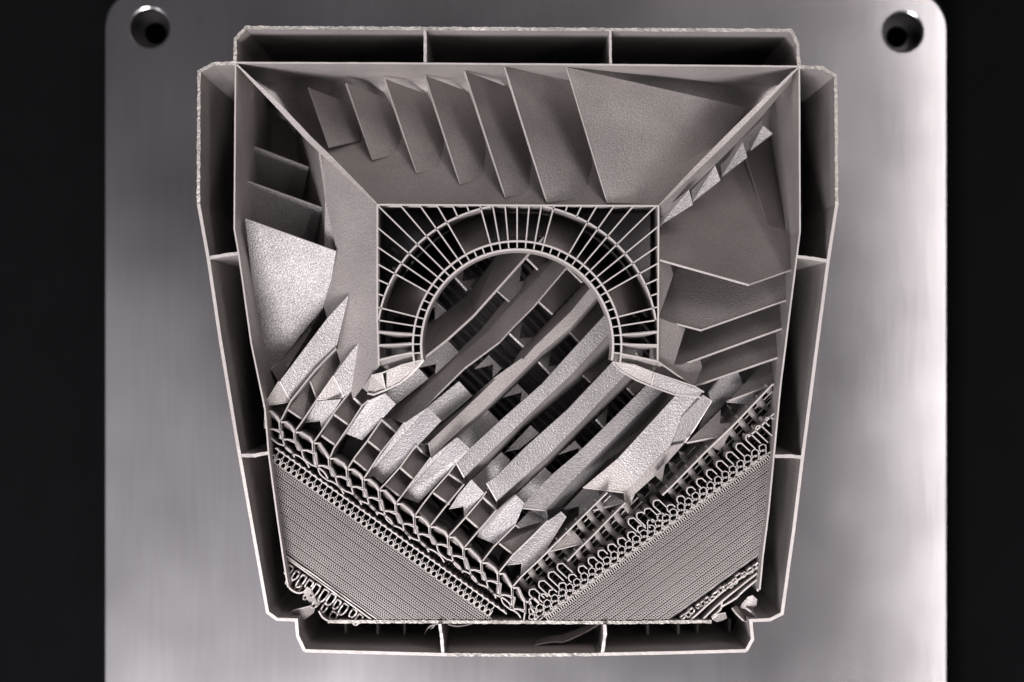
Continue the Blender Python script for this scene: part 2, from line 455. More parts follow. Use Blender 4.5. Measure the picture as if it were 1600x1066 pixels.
# --- louvres standing in the top trough
TL = [((482, 137), (514, 231)), ((541, 130), (582, 250)), ((601, 123), (651, 270)), ((664, 118), (719, 288)), ((726, 111), (790, 309)), ((789, 105), (855, 317)), ((885, 105), (949, 317))]
def floor_z(y):
    if y < 122: return 2800 - 432 * 2800 / (533 - y)
    T = [(122, -150), (127, -168), (145, -182), (175, -172), (215, -132), (262, -75), (321, -10)]
    for (a, za), (c, zc) in zip(T, T[1:]):
        if y <= c: return za + (zc - za) * (y - a) / (c - a)
    return -10
for i, (A, B) in enumerate(TL):
    za = max(floor_z(A[1]) + 8, -118); zb = floor_z(B[1]) + 5
    b = MB()
    if i < 6:
        nx = TL[i + 1][0][0] - A[0] if i + 1 < len(TL) else 60
        rows = []
        for t in (0, 0.25, 0.5, 0.75, 1.0):
            ex, ey = A[0] + (B[0] - A[0]) * t, A[1] + (B[1] - A[1]) * t
            ez = za + (zb - za) * t
            gx, gy = ex + nx * (1.12 - 0.30 * t * t), ey + 26 * (1 - 2.0 * t) * (1 if t < 0.5 else 0.45)
            gz = floor_z(gy) - 3
            rows.append([(ex + (gx - ex) * s_, ey + (gy - ey) * s_, ez + (gz - ez) * s_) for s_ in (0, 0.2, 0.45, 0.72, 1.0)])
        b.loft(rows, 3, 0)
        b.rim([r[0] for r in rows], 1.3, 1)
    else:
        rows = []
        ends = [(1165, 168), (1150, 196), (1120, 228), (1082, 268), (1033, 318)]
        zr = [-165, -165, -140, -90, -15]
        for q_, t in enumerate((0, 0.25, 0.5, 0.75, 1.0)):
            ex, ey = A[0] + (B[0] - A[0]) * t, A[1] + (B[1] - A[1]) * t
            ez = za + (zb - za) * t
            row = []
            for s_ in (0, 0.15, 0.3, 0.45, 0.6, 0.8, 1.0):
                x = ex + (ends[q_][0] - ex) * s_; y = ey + (ends[q_][1] - ey) * s_
                z = ez + (zr[q_] - ez) * s_ + (7 * math.sin(s_ * 15 + q_ * 0.5) * s_ * (1 - s_) * 2 + 10 * s_ * (1 - s_)) * (1 if q_ < 4 else 0)
                row.append((x, y, z))
            rows.append(row)
        b.loft(rows, 3, 0); b.rim([r[0] for r in rows], 1.3, 1)
    b.build("louvre", root, [M_LV, M_ED])

# --- louvres on the left
one_sheet("louvre", root, [(391, 227, -206), (482, 262, -200), (466, 340, -262), (396, 310, -262)], True, rim=[[0, 1]], rw=1.4)
one_sheet("louvre", root, [(385, 283, -140), (503, 325, -132), (484, 412, -196), (391, 380, -196)], True, rim=[[0, 1]], rw=1.4)
one_sheet("louvre", root, [(383, 342, -62), (525, 393, -62), (517, 440, -86), (505, 480, -108), (414, 594, -140), (398, 480, -126)], True, rim=[[0, 1]], rw=1.4,
          label="large pale louvre of the left trough")
# --- spears and cups at the left edge
def sp(name, pts, rough=True, rim=None, label=None, rw=1.8): return one_sheet(name, root, pts, rough, 3, rim, rw, label)
sp("spear_plate", [(545, 461, -52), (512, 497, -48), (437, 596, -46), (454, 627, -58), (525, 545, -60)], rim=[[2, 3]])
sp("spear_plate", [(567, 529, -40), (550, 548, -40), (521, 587, -42), (537, 620, -54), (549, 611, -52)], rim=[[2, 3]])
sp("cup_plate", [(437, 596, -46), (412, 635, -42), (453, 628, -58)], False, rim=[[0, 1, 2]])
sp("cup_plate", [(521, 587, -42), (495, 625, -46), (537, 621, -55)], False, rim=[[0, 1, 2]])
# dark slope under the big louvre
sp("side_plate", [(505, 481, -118), (487, 510, -118), (413, 600, -150), (424, 600, -210), (512, 500, -170)], False)
sp("side_plate", [(487, 514, -130), (424, 578, -140), (436, 597, -150), (490, 530, -180)], False)

# --- long partition walls between the columns
PW = [
 [(412, 635), (436, 596)],
 [(439, 657), (454, 627), (492, 579), (525, 545)],
 [(462, 673), (474, 656), (494, 626), (522, 587), (532, 569)],
 [(491, 690), (501, 676), (521, 646), (547, 611)],
 [(516, 714), (522, 700), (546, 665), (566, 634), (576, 625)],
 [(544, 731), (554, 715), (574, 689), (597, 655)],
 [(569, 747), (596, 706), (620, 676), (632, 660)],
 [(594, 764), (602, 756), (626, 729), (650, 696)],
 [(620, 785), (630, 772), (647, 749), (673, 715)],
 [(649, 805), (660, 789), (677, 767), (701, 740), (712, 725)],
 [(673, 821), (700, 787), (725, 757)],
 [(702, 837), (729, 807), (752, 780), (760, 768)],
 [(726, 855), (750, 827), (776, 797)],
 [(754, 877), (771, 855), (806, 820)],
 [(780, 894), (802, 867), (830, 840), (856, 814)],
 [(802, 916), (814, 902), (844, 874), (896, 822), (949, 770)],
 [(887, 877), (902, 861), (924, 840), (950, 813), (977, 786)],
]
for i, l_ in enumerate(PW):
    zz = -54 if i in (1, 2, 3) else (-46 if i < 14 else -36)
    one_wall("partition_wall", root, [(x, y, -34 + (zz + 34) * q_ / (len(l_) - 1)) for q_, (x, y) in enumerate(l_)], 0, 2.2, zbot=-250)
one_wall("partition_wall", root, z3([(1035, 774), (1050, 760), (1100, 709), (1147, 664), (1207, 601)], -34), 0, 2.6, zbot=-250)
one_wall("partition_wall", root, z3([(1169, 683), (1185, 670), (1216, 640)], -34), 0, 2.4, zbot=-200)

# --- bars
def zt(px, py): return -52 - 66 * min(1.1, max(0, (px - py + 60) / 500))
def bz(pts, off): return [(x, y, zt(x, y) + off) for x, y in pts]
def bar(rows, rough_rows, rim_rows=(), offs=None, label=None, end=None):
    """rows: matching lines along the bar from its north-west edge to its south-east edge, each with its height over the bar's own line"""
    b = MB()
    for (ra, oa), (rb, ob), rg in zip(rows, rows[1:], rough_rows):
        A, B = bz(ra, oa), bz(rb, ob)
        for i in range(len(A) - 1):
            b.sheet([A[i], A[i + 1], B[i + 1], B[i]], 3, 2 if rg else 0)
    for r in rim_rows:
        b.rim(bz(*rows[r]), 1.8, 1)
    mid = rows[len(rows) // 2 if len(rows) > 2 else 0]
    if len(rows) == 2: mp = [((a[0] + c[0]) / 2, (a[1] + c[1]) / 2) for a, c in zip(rows[0][0], rows[1][0])]; mo = -50
    else: mp, mo = mid[0], mid[1] - 12
    b.wall3([(x, y, zt(x, y) + mo) for x, y in mp[:-1]], 0, 3.0, 0, 0, zbot=-430)  # hidden wall added under the bar to keep light out of the gaps
    if end:
        b.rim([(x, y, zt(x, y) + o) for x, y, o in end], 2.2, 1)
    return b.build("duct_bar", root, [M_SM, M_ED, M_RG], label)

bar([([(640, 524), (664, 507), (700, 485), (732, 460), (777, 397), (800, 370)], -75), ([(640, 577), (660, 561), (697, 532), (739, 494), (830, 392), (850, 370)], -4)], [False], (1,))
bar([([(597, 655), (620, 635), (670, 590), (715, 550), (752, 515), (780, 480), (852, 403), (880, 370)], -72), ([(612, 654), (632, 636), (681, 590), (727, 550), (765, 515), (795, 481), (868, 406), (896, 375)], -40),
     ([(632, 660), (667, 632), (725, 575), (780, 534), (800, 512), (832, 480), (887, 415), (915, 385)], 0)], [False, False], (), end=None)
bar([([(650, 695), (700, 653), (740, 622), (797, 575), (812, 550), (867, 492), (915, 440), (945, 410)], -72), ([(670, 692), (722, 643), (775, 592), (817, 562), (835, 542), (892, 487), (925, 447), (955, 415)], -8),
     ([(674, 714), (725, 667), (767, 630), (825, 572), (847, 550), (892, 512), (935, 462), (962, 432)], -6), ([(676, 722), (729, 672), (771, 635), (829, 577), (851, 556), (896, 519), (938, 468), (966, 437)], -60)], [False, False, False], (),
    end=[(650, 695, -72), (670, 692, -8), (674, 714, -6)])
bar([([(713, 724), (735, 700), (790, 650), (847, 600), (880, 563), (947, 490), (975, 460)], 6), ([(725, 746), (752, 720), (806, 668), (864, 612), (895, 583), (955, 517), (982, 487)], 0),
     ([(726, 758), (756, 734), (817, 668), (876, 620), (908, 594), (957, 546), (985, 515)], -56)], [True, False], (), end=[(713, 724, 6), (725, 746, 0), (725, 757, -50)],
    label="pale rippled bar with a brown lower side, fourth from the collar's left")
bar([([(760, 755), (775, 745), (822, 698), (887, 640), (920, 605), (957, 566), (985, 535)], 8), ([(776, 782), (800, 762), (855, 713), (907, 660), (944, 620), (975, 588), (1000, 560)], 0),
     ([(777, 797), (815, 762), (857, 727), (912, 668), (960, 622), (992, 592), (1018, 562)], -56)], [True, False], (), end=[(760, 755, 8), (776, 782, 0), (777, 797, -54)])
bar([([(813, 794), (830, 775), (862, 742), (905, 706), (960, 652), (1010, 602), (1030, 582)], -4), ([(830, 796), (848, 778), (878, 745), (922, 706), (978, 652), (1024, 606), (1044, 586)], -2),
     ([(853, 798), (868, 780), (897, 748), (938, 706), (994, 650), (1036, 611), (1056, 591)], 0), ([(878, 792), (892, 776), (912, 757), (956, 709), (1004, 660), (1046, 615), (1066, 595)], -40), ([(882, 793), (900, 776), (918, 760), (965, 714), (1012, 664), (1056, 619), (1076, 599)], -95)], [True, True, True, False], (),
    end=[(813, 794, -4), (853, 798, 0), (856, 813, -10)])
# widest bar on the right
b = MB()
def q7(pts, rg): b.sheet([(x, y, zt(x, y) + o * .3 + 0.28 * (700 - y) + 45) for x, y, o in pts], 3, 2 if rg else 0, fit=True)
q7([(1055, 619, -20), (965, 717, -20), (995, 751, 0), (1047, 697, 0), (1065, 652, 4), (1096, 620, 4)], True)
q7([(965, 717, -20), (911, 762, -24), (976, 770, 0), (995, 751, 0)], False)
q7([(976, 770, 0), (977, 785, -6), (992, 772, -4), (1022, 745, -20), (1048, 697, -8), (995, 751, 0)], False)
q7([(1048, 697, -8), (1022, 745, -20), (1040, 726, -24), (1070, 692, -22)], False)
q7([(977, 785, -6), (970, 794, -10), (984, 793, -12), (992, 772, -4)], False)
b.rim([(911, 762, zt(911, 762) + 20), (976, 770, zt(976, 770) + 26), (977, 786, zt(977, 786) + 18)], 2.4, 1)
b.build("duct_bar", root, [M_SM, M_ED, M_RG], "widest and palest bar, at the lower right of the collar")
# short side bar beside it
sp("bar_side", [(1098, 618, -44), (1112, 627, -58), (1084, 672, -72), (1070, 692, -76), (1048, 697, -70), (1065, 652, -56)], True, rim=[[0, 1, 2, 3]])
sp("bar_side", [(876, 800, -62), (884, 808, -66), (846, 870, -50), (814, 902, -46), (816, 880, -62), (790, 883, -66), (802, 867, -48), (856, 814, -50)], True, rim=[[0, 1, 2, 3], [3, 4, 5]], label="white arrow shaped tail plate of the sixth bar")

# --- dark end plates inside the bar ends and the brown steps under them
def step(pts, z_sw, z_ne, rough=False):
    """quad given as (west, north, east, south): its south-west edge is high, its north-east edge deep"""
    w_, n_, e_, s_ = pts
    one_sheet("step_plate", root, [(*w_, z_sw), (*n_, z_ne), (*e_, z_ne), (*s_, z_sw)], rough, 3, [[3, 0]], 1.6)
def z38(x, y): return (380 + x / 4, 600 + y / 4)
def z64(x, y): return (640 + x / 4, 660 + y / 4)
step([(485, 596), (525, 546), (533, 569), (495, 623)], -60, -110)
step([(450, 640), (485, 596), (494, 624), (474, 656)], -48, -102)
step([(553, 621), (566, 606), (588, 620), (567, 634)], -60, -110)
step([z38(570, 190), z38(665, 45), z38(740, 130), z38(660, 255)], -48, -104)
step([z38(490, 320), z38(570, 190), z38(658, 258), z38(575, 380)], -44, -98)
step([z38(775, 350), z38(868, 226), z38(957, 300), z38(865, 422)], -48, -102)
step([z38(690, 475), z38(775, 350), z38(865, 425), z38(780, 548)], -44, -98)
step([z38(980, 520), z38(1078, 390), z38(1168, 462), z38(1075, 602)], -48, -102)
step([z38(890, 635), z38(980, 520), z38(1075, 605), z38(980, 702)], -44, -98)
step([z38(1190, 680), z38(1285, 560), z38(1375, 622), z38(1290, 752)], -48, -102)
step([z38(1100, 800), z38(1150, 735), z38(1240, 805), z38(1190, 887)], -48, -115)
step([z38(1390, 830), z38(1490, 710), z38(1580, 787), z38(1480, 907)], -48, -102)
step([z64(262, 690), z64(300, 640), z64(375, 715), z64(345, 785)], -50, -90)
step([(697, 839), (705, 829), (738, 851), (727, 856)], -50, -70)
step([(754, 874), (760, 869), (781, 889), (779, 893)], -50, -70)
step([(780, 849), (806, 822), (856, 815), (802, 866)], -46, -105)
for pts in ([z38(870, 225), z38(900, 217), z38(1000, 240), z38(955, 300)], [z38(1085, 385), z38(1165, 380), z38(1168, 460), z38(1120, 425)],
            [z38(1285, 560), z38(1330, 500), z38(1378, 560), z38(1372, 620)], [z38(1495, 702), z38(1540, 660), z38(1582, 722), z38(1580, 782)],
            [(806, 821), (829, 797), (853, 799), (856, 813), (811, 825)], [(922, 799), (952, 768), (976, 772), (977, 785)]):
    zz = [-66 - 24 * (0 if i in (0, len(pts) - 1) else 1) for i in range(len(pts))]
    b = MB(); b.sheet([(x, y, z) for (x, y), z in zip(pts, zz)], 3, 0, [[len(pts) - 1, 0]], 1.6); b.build("bar_end_plate", root, [M_RG, M_ED])

# --- pale sloping faces between the columns
def pale(pts, zs, rim=None):
    us = [x - y for x, y in pts]; u0, u1 = min(us), max(us)
    zs = [-62 + 22 * (u - u0) / (u1 - u0) - (5 if z < -75 else 0) for u, z in zip(us, zs)]
    one_sheet("pale_plate", root, [(x, y, z) for (x, y), z in zip(pts, zs)], True, 3, rim, 1.6)
pale([(495, 627), (533, 624), (503, 672), (501, 657), (477, 660)], [-62, -58, -62, -80, -78], [[2, 3, 4]])
pale([(601, 615), (618, 632), (566, 688), (541, 678)], [-72, -66, -80, -86], [[0, 1]])
pale([(576, 626), (601, 615), (541, 678), (522, 700)], [-50, -72, -86, -52])
pale([(668, 637), (689, 658), (597, 756), (592, 752), (584, 744), (575, 746)], [-76, -66, -74, -90, -84, -88], [[0, 1]])
pale([(632, 661), (668, 637), (575, 746), (571, 746)], [-50, -76, -88, -60])
pale([(714, 684), (734, 702), (654, 786), (630, 777)], [-78, -66, -78, -86], [[0, 1]])
pale([(674, 716), (714, 684), (630, 777), (628, 774)], [-50, -78, -86, -60])
pale([(736, 750), (756, 771), (731, 800), (726, 810), (725, 791), (702, 795), (716, 773)], [-74, -64, -66, -74, -88, -84, -72], [[0, 1], [3, 4, 5], [6, 1]])
pale([(806, 774), (819, 787), (806, 818), (772, 850), (746, 839)], [-76, -66, -56, -74, -84], [[0, 1]])
pale([(777, 799), (806, 774), (746, 839), (750, 828)], [-52, -76, -84, -60])

# --- plates and cross pieces in the gaps between the bars
def gap(pts, lo=-150, hi=-92, rough=True, rim=None):
    """plate deep in a gap: the corner furthest north-east lies deepest"""
    us = [x - y for x, y in pts]; u0, u1 = min(us), max(us)
    q_ = [(x, y, hi + (lo - hi) * ((x - y - u0) / max(1, u1 - u0)) - 50 * min(1, max(0, (x - y + 60) / 500))) for x, y in pts]
    b = MB(); b.sheet(q_, 3, 0, rim, 0.7, 1, fit=len(q_) > 4); b.build("cross_plate", root, [M_RG if rough else M_SM, M_SM])
gap([(712, 433), (722, 418), (726, 418), (722, 439), (745, 436), (730, 453)], rim=[[5, 0]])
gap([(679, 470), (697, 486), (680, 500), (680, 479), (668, 482)], -120, -105, rim=[[0, 1]])
gap([(822, 402), (835, 385), (865, 400), (841, 421)], -150, -100, False, rim=[[3, 0]])
gap([(777, 454), (816, 408), (812, 440), (830, 438), (796, 471)], rim=[[4, 0]])
gap([(698, 532), (717, 551), (680, 585), (682, 568), (655, 574), (662, 558)], -120, -95, rim=[[0, 1]])
gap([(654, 576), (669, 592), (618, 633), (600, 616)], -100, -110, rim=[[0, 1]])
gap([(887, 419), (893, 408), (925, 435), (910, 441)], -120, -100, False, rim=[[3, 0]])
gap([(841, 470), (887, 420), (911, 441), (864, 491)], -190, -100, False, rim=[[3, 0]])
gap([(797, 521), (817, 500), (811, 529), (833, 527), (819, 542)], rim=[[4, 0]])
gap([(763, 556), (784, 576), (770, 590), (771, 569), (742, 576)], -115, -100, rim=[[0, 1]])
gap([(717, 596), (738, 619), (690, 660), (668, 636)], -98, -112, rim=[[0, 1]])
gap([(888, 516), (950, 450), (975, 470), (907, 536)], -190, -100, False, rim=[[3, 0]])
gap([(842, 565), (862, 546), (856, 573), (876, 570), (862, 586)], rim=[[4, 0]])
gap([(808, 600), (827, 619), (813, 632), (816, 613), (786, 621)], -115, -100, rim=[[0, 1]])
gap([(762, 641), (781, 660), (734, 704), (714, 684)], -98, -112, rim=[[0, 1]])
gap([(911, 586), (958, 538), (975, 550), (923, 597)], -180, -100, False, rim=[[3, 0]])
gap([(829, 665), (842, 677), (811, 702), (792, 706), (787, 709)], -98, -108, rim=[[0, 1]])
gap([(783, 707), (797, 720), (757, 772), (735, 752)], -92, -106, rim=[[0, 1]])
gap([(980, 606), (995, 590), (1012, 600), (991, 617)], -130, -100, False, rim=[[3, 0]])
gap([(932, 655), (951, 634), (946, 662), (950, 666), (944, 668)], rim=[[4, 0]])
gap([(898, 689), (910, 702), (904, 708), (905, 700), (872, 711)], -105, -100, rim=[[0, 1]])
gap([(851, 731), (862, 741), (819, 788), (805, 774)], -98, -110, rim=[[0, 1]])
# deep upright fins under the bars, running across them
def deep_fins():
    vx, vy = 0.70, 0.714
    ux, uy = 0.714, -0.70
    for k in range(-8, 72):
        ox, oy = 560 + ux * k * 6.75, 700 + uy * k * 6.75
        a = (ox - vx * 210, oy - vy * 210); c = (ox + vx * 260, oy + vy * 260)
        # keep inside the shell
        pts = []
        for t in range(0, 21):
            x, y = a[0] + (c[0] - a[0]) * t / 20, a[1] + (c[1] - a[1]) * t / 20
            inside = 610 < x < 1075 and y > 385 and (x - 600) - (y - 690) > -20 and (y - 520) < 1.0 * (1075 - x) + 110
            if inside: pts.append((x, y, -330 if k % 2 else -390))
        if len(pts) > 1: one_wall("deep_fin", root, [pts[0], pts[-1]], 0, 3.0 if k % 2 else 1.8, zbot=ZB, mats=[M_SM, M_SM])
deep_fins()
# the steps next to the long tail of the sixth bar
sp("side_plate", [(912, 763, -100), (935, 767, -100), (938, 778, -85), (904, 813, -70), (905, 791, -90), (880, 796, -110)], True)
sp("beige_plate", [(894, 827, -60), (913, 849, -52), (859, 862, -38)], False, rim=[[1, 2]])
sp("beige_plate", [(1126, 640, -90), (1125, 662, -70), (1143, 661, -70), (1126, 682, -50), (1073, 692, -60)], False, rim=[[3, 4]])
one_sheet("white_fin", root, [(1149, 662, -36), (1113, 699, -46), (1125, 705, -64)], False, 3)
one_sheet("white_fin", root, [(1039, 727, -46), (1024, 744, -50), (1034, 753, -74)], False, 3)

# --- louvres on the right
R = [
 ([(1031, 356, -9), (1031, 406, -5), (1170, 445, -34), (1241, 420, -52), (1237, 362, -112), (1200, 352, -128), (1164, 240, -195), (1081, 318, -92)], [[1, 2, 3]]),
 ([(1052, 430, -42), (1031, 492, -9), (1031, 499, -5), (1095, 516, -30), (1237, 466, -56), (1238, 430, -118), (1170, 432, -105), (1064, 405, -74)], [[2, 3, 4]]),
 ([(1072, 508, -66), (1052, 570, -36), (1065, 570, -34), (1230, 510, -58), (1236, 470, -125), (1100, 500, -90)], [[2, 3]]),
 ([(1117, 552, -92), (1096, 573, -62), (1086, 603, -50), (1225, 555, -62), (1230, 512, -130), (1130, 535, -110)], [[2, 3]]),
 ([(1195, 566, -112), (1160, 603, -84), (1139, 626, -64), (1220, 596, -66), (1222, 557, -125)], [[2, 3]]),
]
RP = [[(1031, 406, -5), (1031, 356, -66), (1241, 420, -42)], [(1095, 516, -22), (1060, 430, -112), (1237, 466, -50)], [(1065, 570, -46), (1230, 510, -60), (1097, 505, -122)],
      [(1086, 603, -52), (1130, 535, -125), (1225, 555, -64)], [(1139, 626, -60), (1195, 560, -132), (1220, 596, -66)]]
for (pts, rm), ref in zip(R, RP):
    b = MB(); b.sheet(plane3(ref, [(p[0], p[1]) for p in pts]), 3, 0, rm, 1.5); b.build("louvre", root, [M_SM, M_ED])
sp("bar_side", [(1124, 592, -96), (1153, 581, -110), (1162, 603, -118), (1137, 626, -130), (1092, 672, -140), (1111, 628, -110), (1107, 614, -100)], True)
sp("white_plate", [(1139, 626, -70), (1178, 613, -72), (1176, 633, -84), (1135, 629, -74)], True)
sp("dark_plate", [(1031, 405, -60), (1050, 410, -130), (1062, 417, -140), (1050, 432, -80)], False)
# little bright tongues along the right ridge
for pts in ([(1031, 333), (1076, 297), (1082, 320), (1031, 352)], [(1080, 298), (1117, 259), (1125, 282), (1082, 316)],
            [(1126, 258), (1160, 223), (1167, 246), (1128, 276)], [(1170, 222), (1192, 197), (1207, 209), (1172, 236)]):
    zs = [-5 - .257 * (x - 1031) - 1.22 * (406 - y) + d_ for (x, y), d_ in zip(pts, (10, 44, 46, 30))]
    zs = [zs[3] + d_ for d_ in (4, 22, 22, 12)]
    one_sheet("tongue_plate", root, [(x, y, z) for (x, y), z in zip(pts, zs)], True, 3, [[1, 2]], 1.0)

# ------------------------------------------------------------------ the collar
collar = bpy.data.objects.new("collar", None); sc.collection.objects.link(collar); collar.parent = root
OC, ORX, ORY = (808, 531), 219, 212
IC, R1, R2 = (808, 540), 163, 150
FZ = -150
one_wall("square_frame", collar, z3([(592, 571), (589.5, 500), (589.5, 320), (1029, 322), (1028.5, 500), (1027.5, 566)], 0), 0, 2.6, zbot=FZ)
def arc(c, rx, ry, a0, a1, n): return [(c[0] + rx * math.cos(math.radians(a0 + (a1 - a0) * i / n)), c[1] - ry * math.sin(math.radians(a0 + (a1 - a0) * i / n))) for i in range(n + 1)]
for a0, a1 in ((8, 79.2), (100.8, 172)):
    one_wall("outer_ring", collar, z3(arc(OC, ORX, ORY, a0, a1, 24), -1), 0, 2.8, zbot=FZ)
one_wall("inner_ring", collar, z3(arc(IC, R1, R1, -11, 191, 56), 0), 0, 2.8, zbot=-75)
one_wall("inner_ring", collar, z3(arc(IC, R2, R2, -9, 189, 56), 0), 0, 3.4, zbot=-75)
FC = (808, 535)
def hit_square(a):
    dx, dy = math.cos(a), -math.sin(a)
    ts = []
    if dy < 0: ts.append((321 - FC[1]) / dy)
    if abs(dx) > 1e-6: ts.append(((1028.5 if dx > 0 else 589.5) - FC[0]) / dx)
    t = min(x for x in ts if x > 0)
    return FC[0] + dx * t, FC[1] + dy * t
def hit_circle(a, c, rx, ry):
    dx, dy = math.cos(a), -math.sin(a); lo, hi = 50, 400
    for _ in range(40):
        m_ = (lo + hi) / 2; x, y = FC[0] + dx * m_, FC[1] + dy * m_
        if ((x - c[0]) / rx) ** 2 + ((y - c[1]) / ry) ** 2 < 1: lo = m_
        else: hi = m_
    return FC[0] + dx * lo, FC[1] + dy * lo
for k in range(-18, 19):
    a = math.radians(90 + k * 5.06)
    sq = hit_square(a); oc_ = hit_circle(a, OC, ORX, ORY); r1 = hit_circle(a, IC, R1, R1); r2 = hit_circle(a, IC, R2, R2)
    ak = abs(k)
    th = 2.1
    if ak in (4, 5, 13, 14):
        one_wall("radial_fin", collar, [(*sq, -1), (*oc_, -1)], 0, th, zbot=FZ)
    else:
        one_wall("radial_fin", collar, [(*sq, -1), (*r1, -1)], 0, th, zbot=FZ)
    one_wall("ring_web", collar, [(*r1, -1), (*r2, -1)], 0, 2.0, zbot=-75)
for sgn in (1, -1):
    a = math.radians(90 + sgn * 19 * 5.06)
    r1 = hit_circle(a, IC, R1, R1); r2 = hit_circle(a, IC, R2, R2)
    one_wall("ring_web", collar, [(*r1, -1), (*r2, -1)], 0, 2.0, zbot=-75)
# floors seen in the open bays of the ring, and the slanting floors nearer to the bars
def bay(k0, k1, z_in, z_out):
    rows = [[], []]
    for i in range(7):
        a = math.radians(90 + (k0 + (k1 - k0) * i / 6) * 5.06)
        x, y = hit_circle(a, IC, R1, R1); rows[0].append((x, y, z_in))
        x, y = hit_circle(a, OC, ORX, ORY)
        if ((x - 589) < 4) or (y < 322): pass
        rows[1].append((x, y, z_out))
    b = MB(); b.loft(rows, 3); b.build("bay_floor", collar, [M_SM, M_ED])
bay(3, 6, -40, -130); bay(-3, -6, -40, -130); bay(12, 15, -34, -125); bay(-12, -15, -34, -125)
def inner_floor(k0, k1, z_in, z_mid):
    rows = [[], []]
    for i in range(9):
        a = math.radians(90 + (k0 + (k1 - k0) * i / 8) * 5.06)
        p1 = hit_circle(a, IC, R1, R1); p2 = hit_circle(a, OC, ORX, ORY)
        rows[0].append((*p1, z_in)); rows[1].append((p1[0] + (p2[0] - p1[0]) * 0.75, p1[1] + (p2[1] - p1[1]) * 0.75, z_mid))
    b = MB(); b.loft(rows, 3); b.build("bay_floor", collar, [M_RG, M_ED])
inner_floor(6, 12, -60, -150); inner_floor(-6, -12, -60, -150)
for s_, x0 in ((1, 1), (-1, -1)):
    rows = [[], []]
    for i in range(5):
        a = math.radians(90 + s_ * (15 + 4.6 * i / 4) * 5.06)
        p1 = hit_circle(a, IC, R1, R1)
        rows[0].append((*p1, -45)); rows[1].append((p1[0] - s_ * 34, p1[1], -150))
    b = MB(); b.loft(rows, 3); b.build("bay_floor", collar, [M_RG, M_ED])
# ledge floor between the two inner rings
b = MB(); b.loft([z3(arc(IC, R1, R1, -8, 188, 40), -48), z3(arc(IC, R2, R2, -8, 188, 40), -34)], 3); b.build("ring_floor", collar)
# lowest fins, leaning over and thickened towards the frame
def lean(p0, p1, wmid):
    b = MB(); n = 8; top = []; low = []
    for i in range(n + 1):
        t = i / n; x = p0[0] + (p1[0] - p0[0]) * t; y = p0[1] + (p1[1] - p0[1]) * t
        top.append((x, y, -1)); low.append((x, y + 1.2 + wmid * math.sin(math.pi * (0.15 + 0.85 * t)), -9 - wmid * 2.2))
    b.loft([top, low], 2.5, 0); b.rim(top, 1.8, 1, lift=0.3); b.build("leaning_fin", collar, [M_SM, M_ED])
lean((646, 523), (590, 519), 5.5); lean((647, 537), (591, 541), 6.5); lean((971, 524), (1028, 519), 5.5); lean((971, 538), (1028, 542), 6.5)
def flange(side):
    if side < 0:
        fin19 = [(646, 551), (620, 556), (592, 563)]
        b = MB(); b.sheet([(646, 551, -1), (592, 563, -1), (592, 571, -20), (606, 578, -36), (648, 565, -24)], 3, 0); b.rim(z3(fin19, 0), 2.4, 1); b.build("flange_plate", collar, [M_SM, M_ED])
        b = MB()
        b.sheet([(604, 582, -8), (627, 571, -4), (662, 562, -1), (651, 576, -12), (632, 592, -20), (618, 600, -22), (604, 606, -24)], 3, 0)
        b.sheet([(580, 587, -10), (597, 584, -8), (602, 607, -24), (584, 614, -28), (574, 613, -36), (566, 606, -40)], 3, 0)
        b.rim([(580, 587, -8), (597, 583, -6), (627, 571, -2), (662, 562, 0)], 2.2, 1)
        b.rim([(662, 563, -2), (652, 575, -10), (640, 587, -16), (625, 599, -20), (602, 610, -24), (584, 617, -28), (574, 615, -30)], 2.8, 1)
        b.rim([(597, 584, -6), (602, 608, -22)], 1.8, 1)
        b.build("flange_plate", collar, [M_SM, M_ED])
    else:
        b = MB(); b.sheet([(969, 554, -1), (1027, 565, -1), (1036, 570, -20), (1020, 581, -30), (992, 570, -22), (970, 565, -12)], 3, 0)
        b.sheet([(1036, 570, -24), (1085, 604, -60), (1020, 582, -34)], 3, 0)
        b.rim(z3([(969, 553), (1000, 559), (1028, 565)], 0), 2.4, 1); b.rim([(1028, 565, -1), (1056, 585, -20), (1086, 604, -40)], 2.0, 1)
        b.build("flange_plate", collar, [M_SM, M_ED])
        b = MB()
        b.sheet([(957, 566, -2), (992, 571, -4), (1020, 583, -10), (1017, 603, -26), (994, 594, -20), (970, 580, -12)], 3, 0)
        b.sheet([(1023, 584, -10), (1085, 606, -30), (1098, 612, -34), (1092, 620, -44), (1055, 617, -38), (1019, 604, -26)], 3, 2)
        b.rim([(957, 566, 0), (992, 571, -2), (1020, 582, -8), (1085, 604, -28), (1100, 613, -32)], 2.2, 1)
        b.rim([(957, 566, 0), (970, 580, -10), (994, 594, -18), (1018, 604, -24), (1055, 617, -36), (1095, 621, -44)], 2.8, 1)
        b.rim([(1022, 584, -8), (1018, 603, -22)], 1.8, 1)
        b.build("flange_plate", collar, [M_SM, M_ED, M_RG])
flange(-1); flange(1)

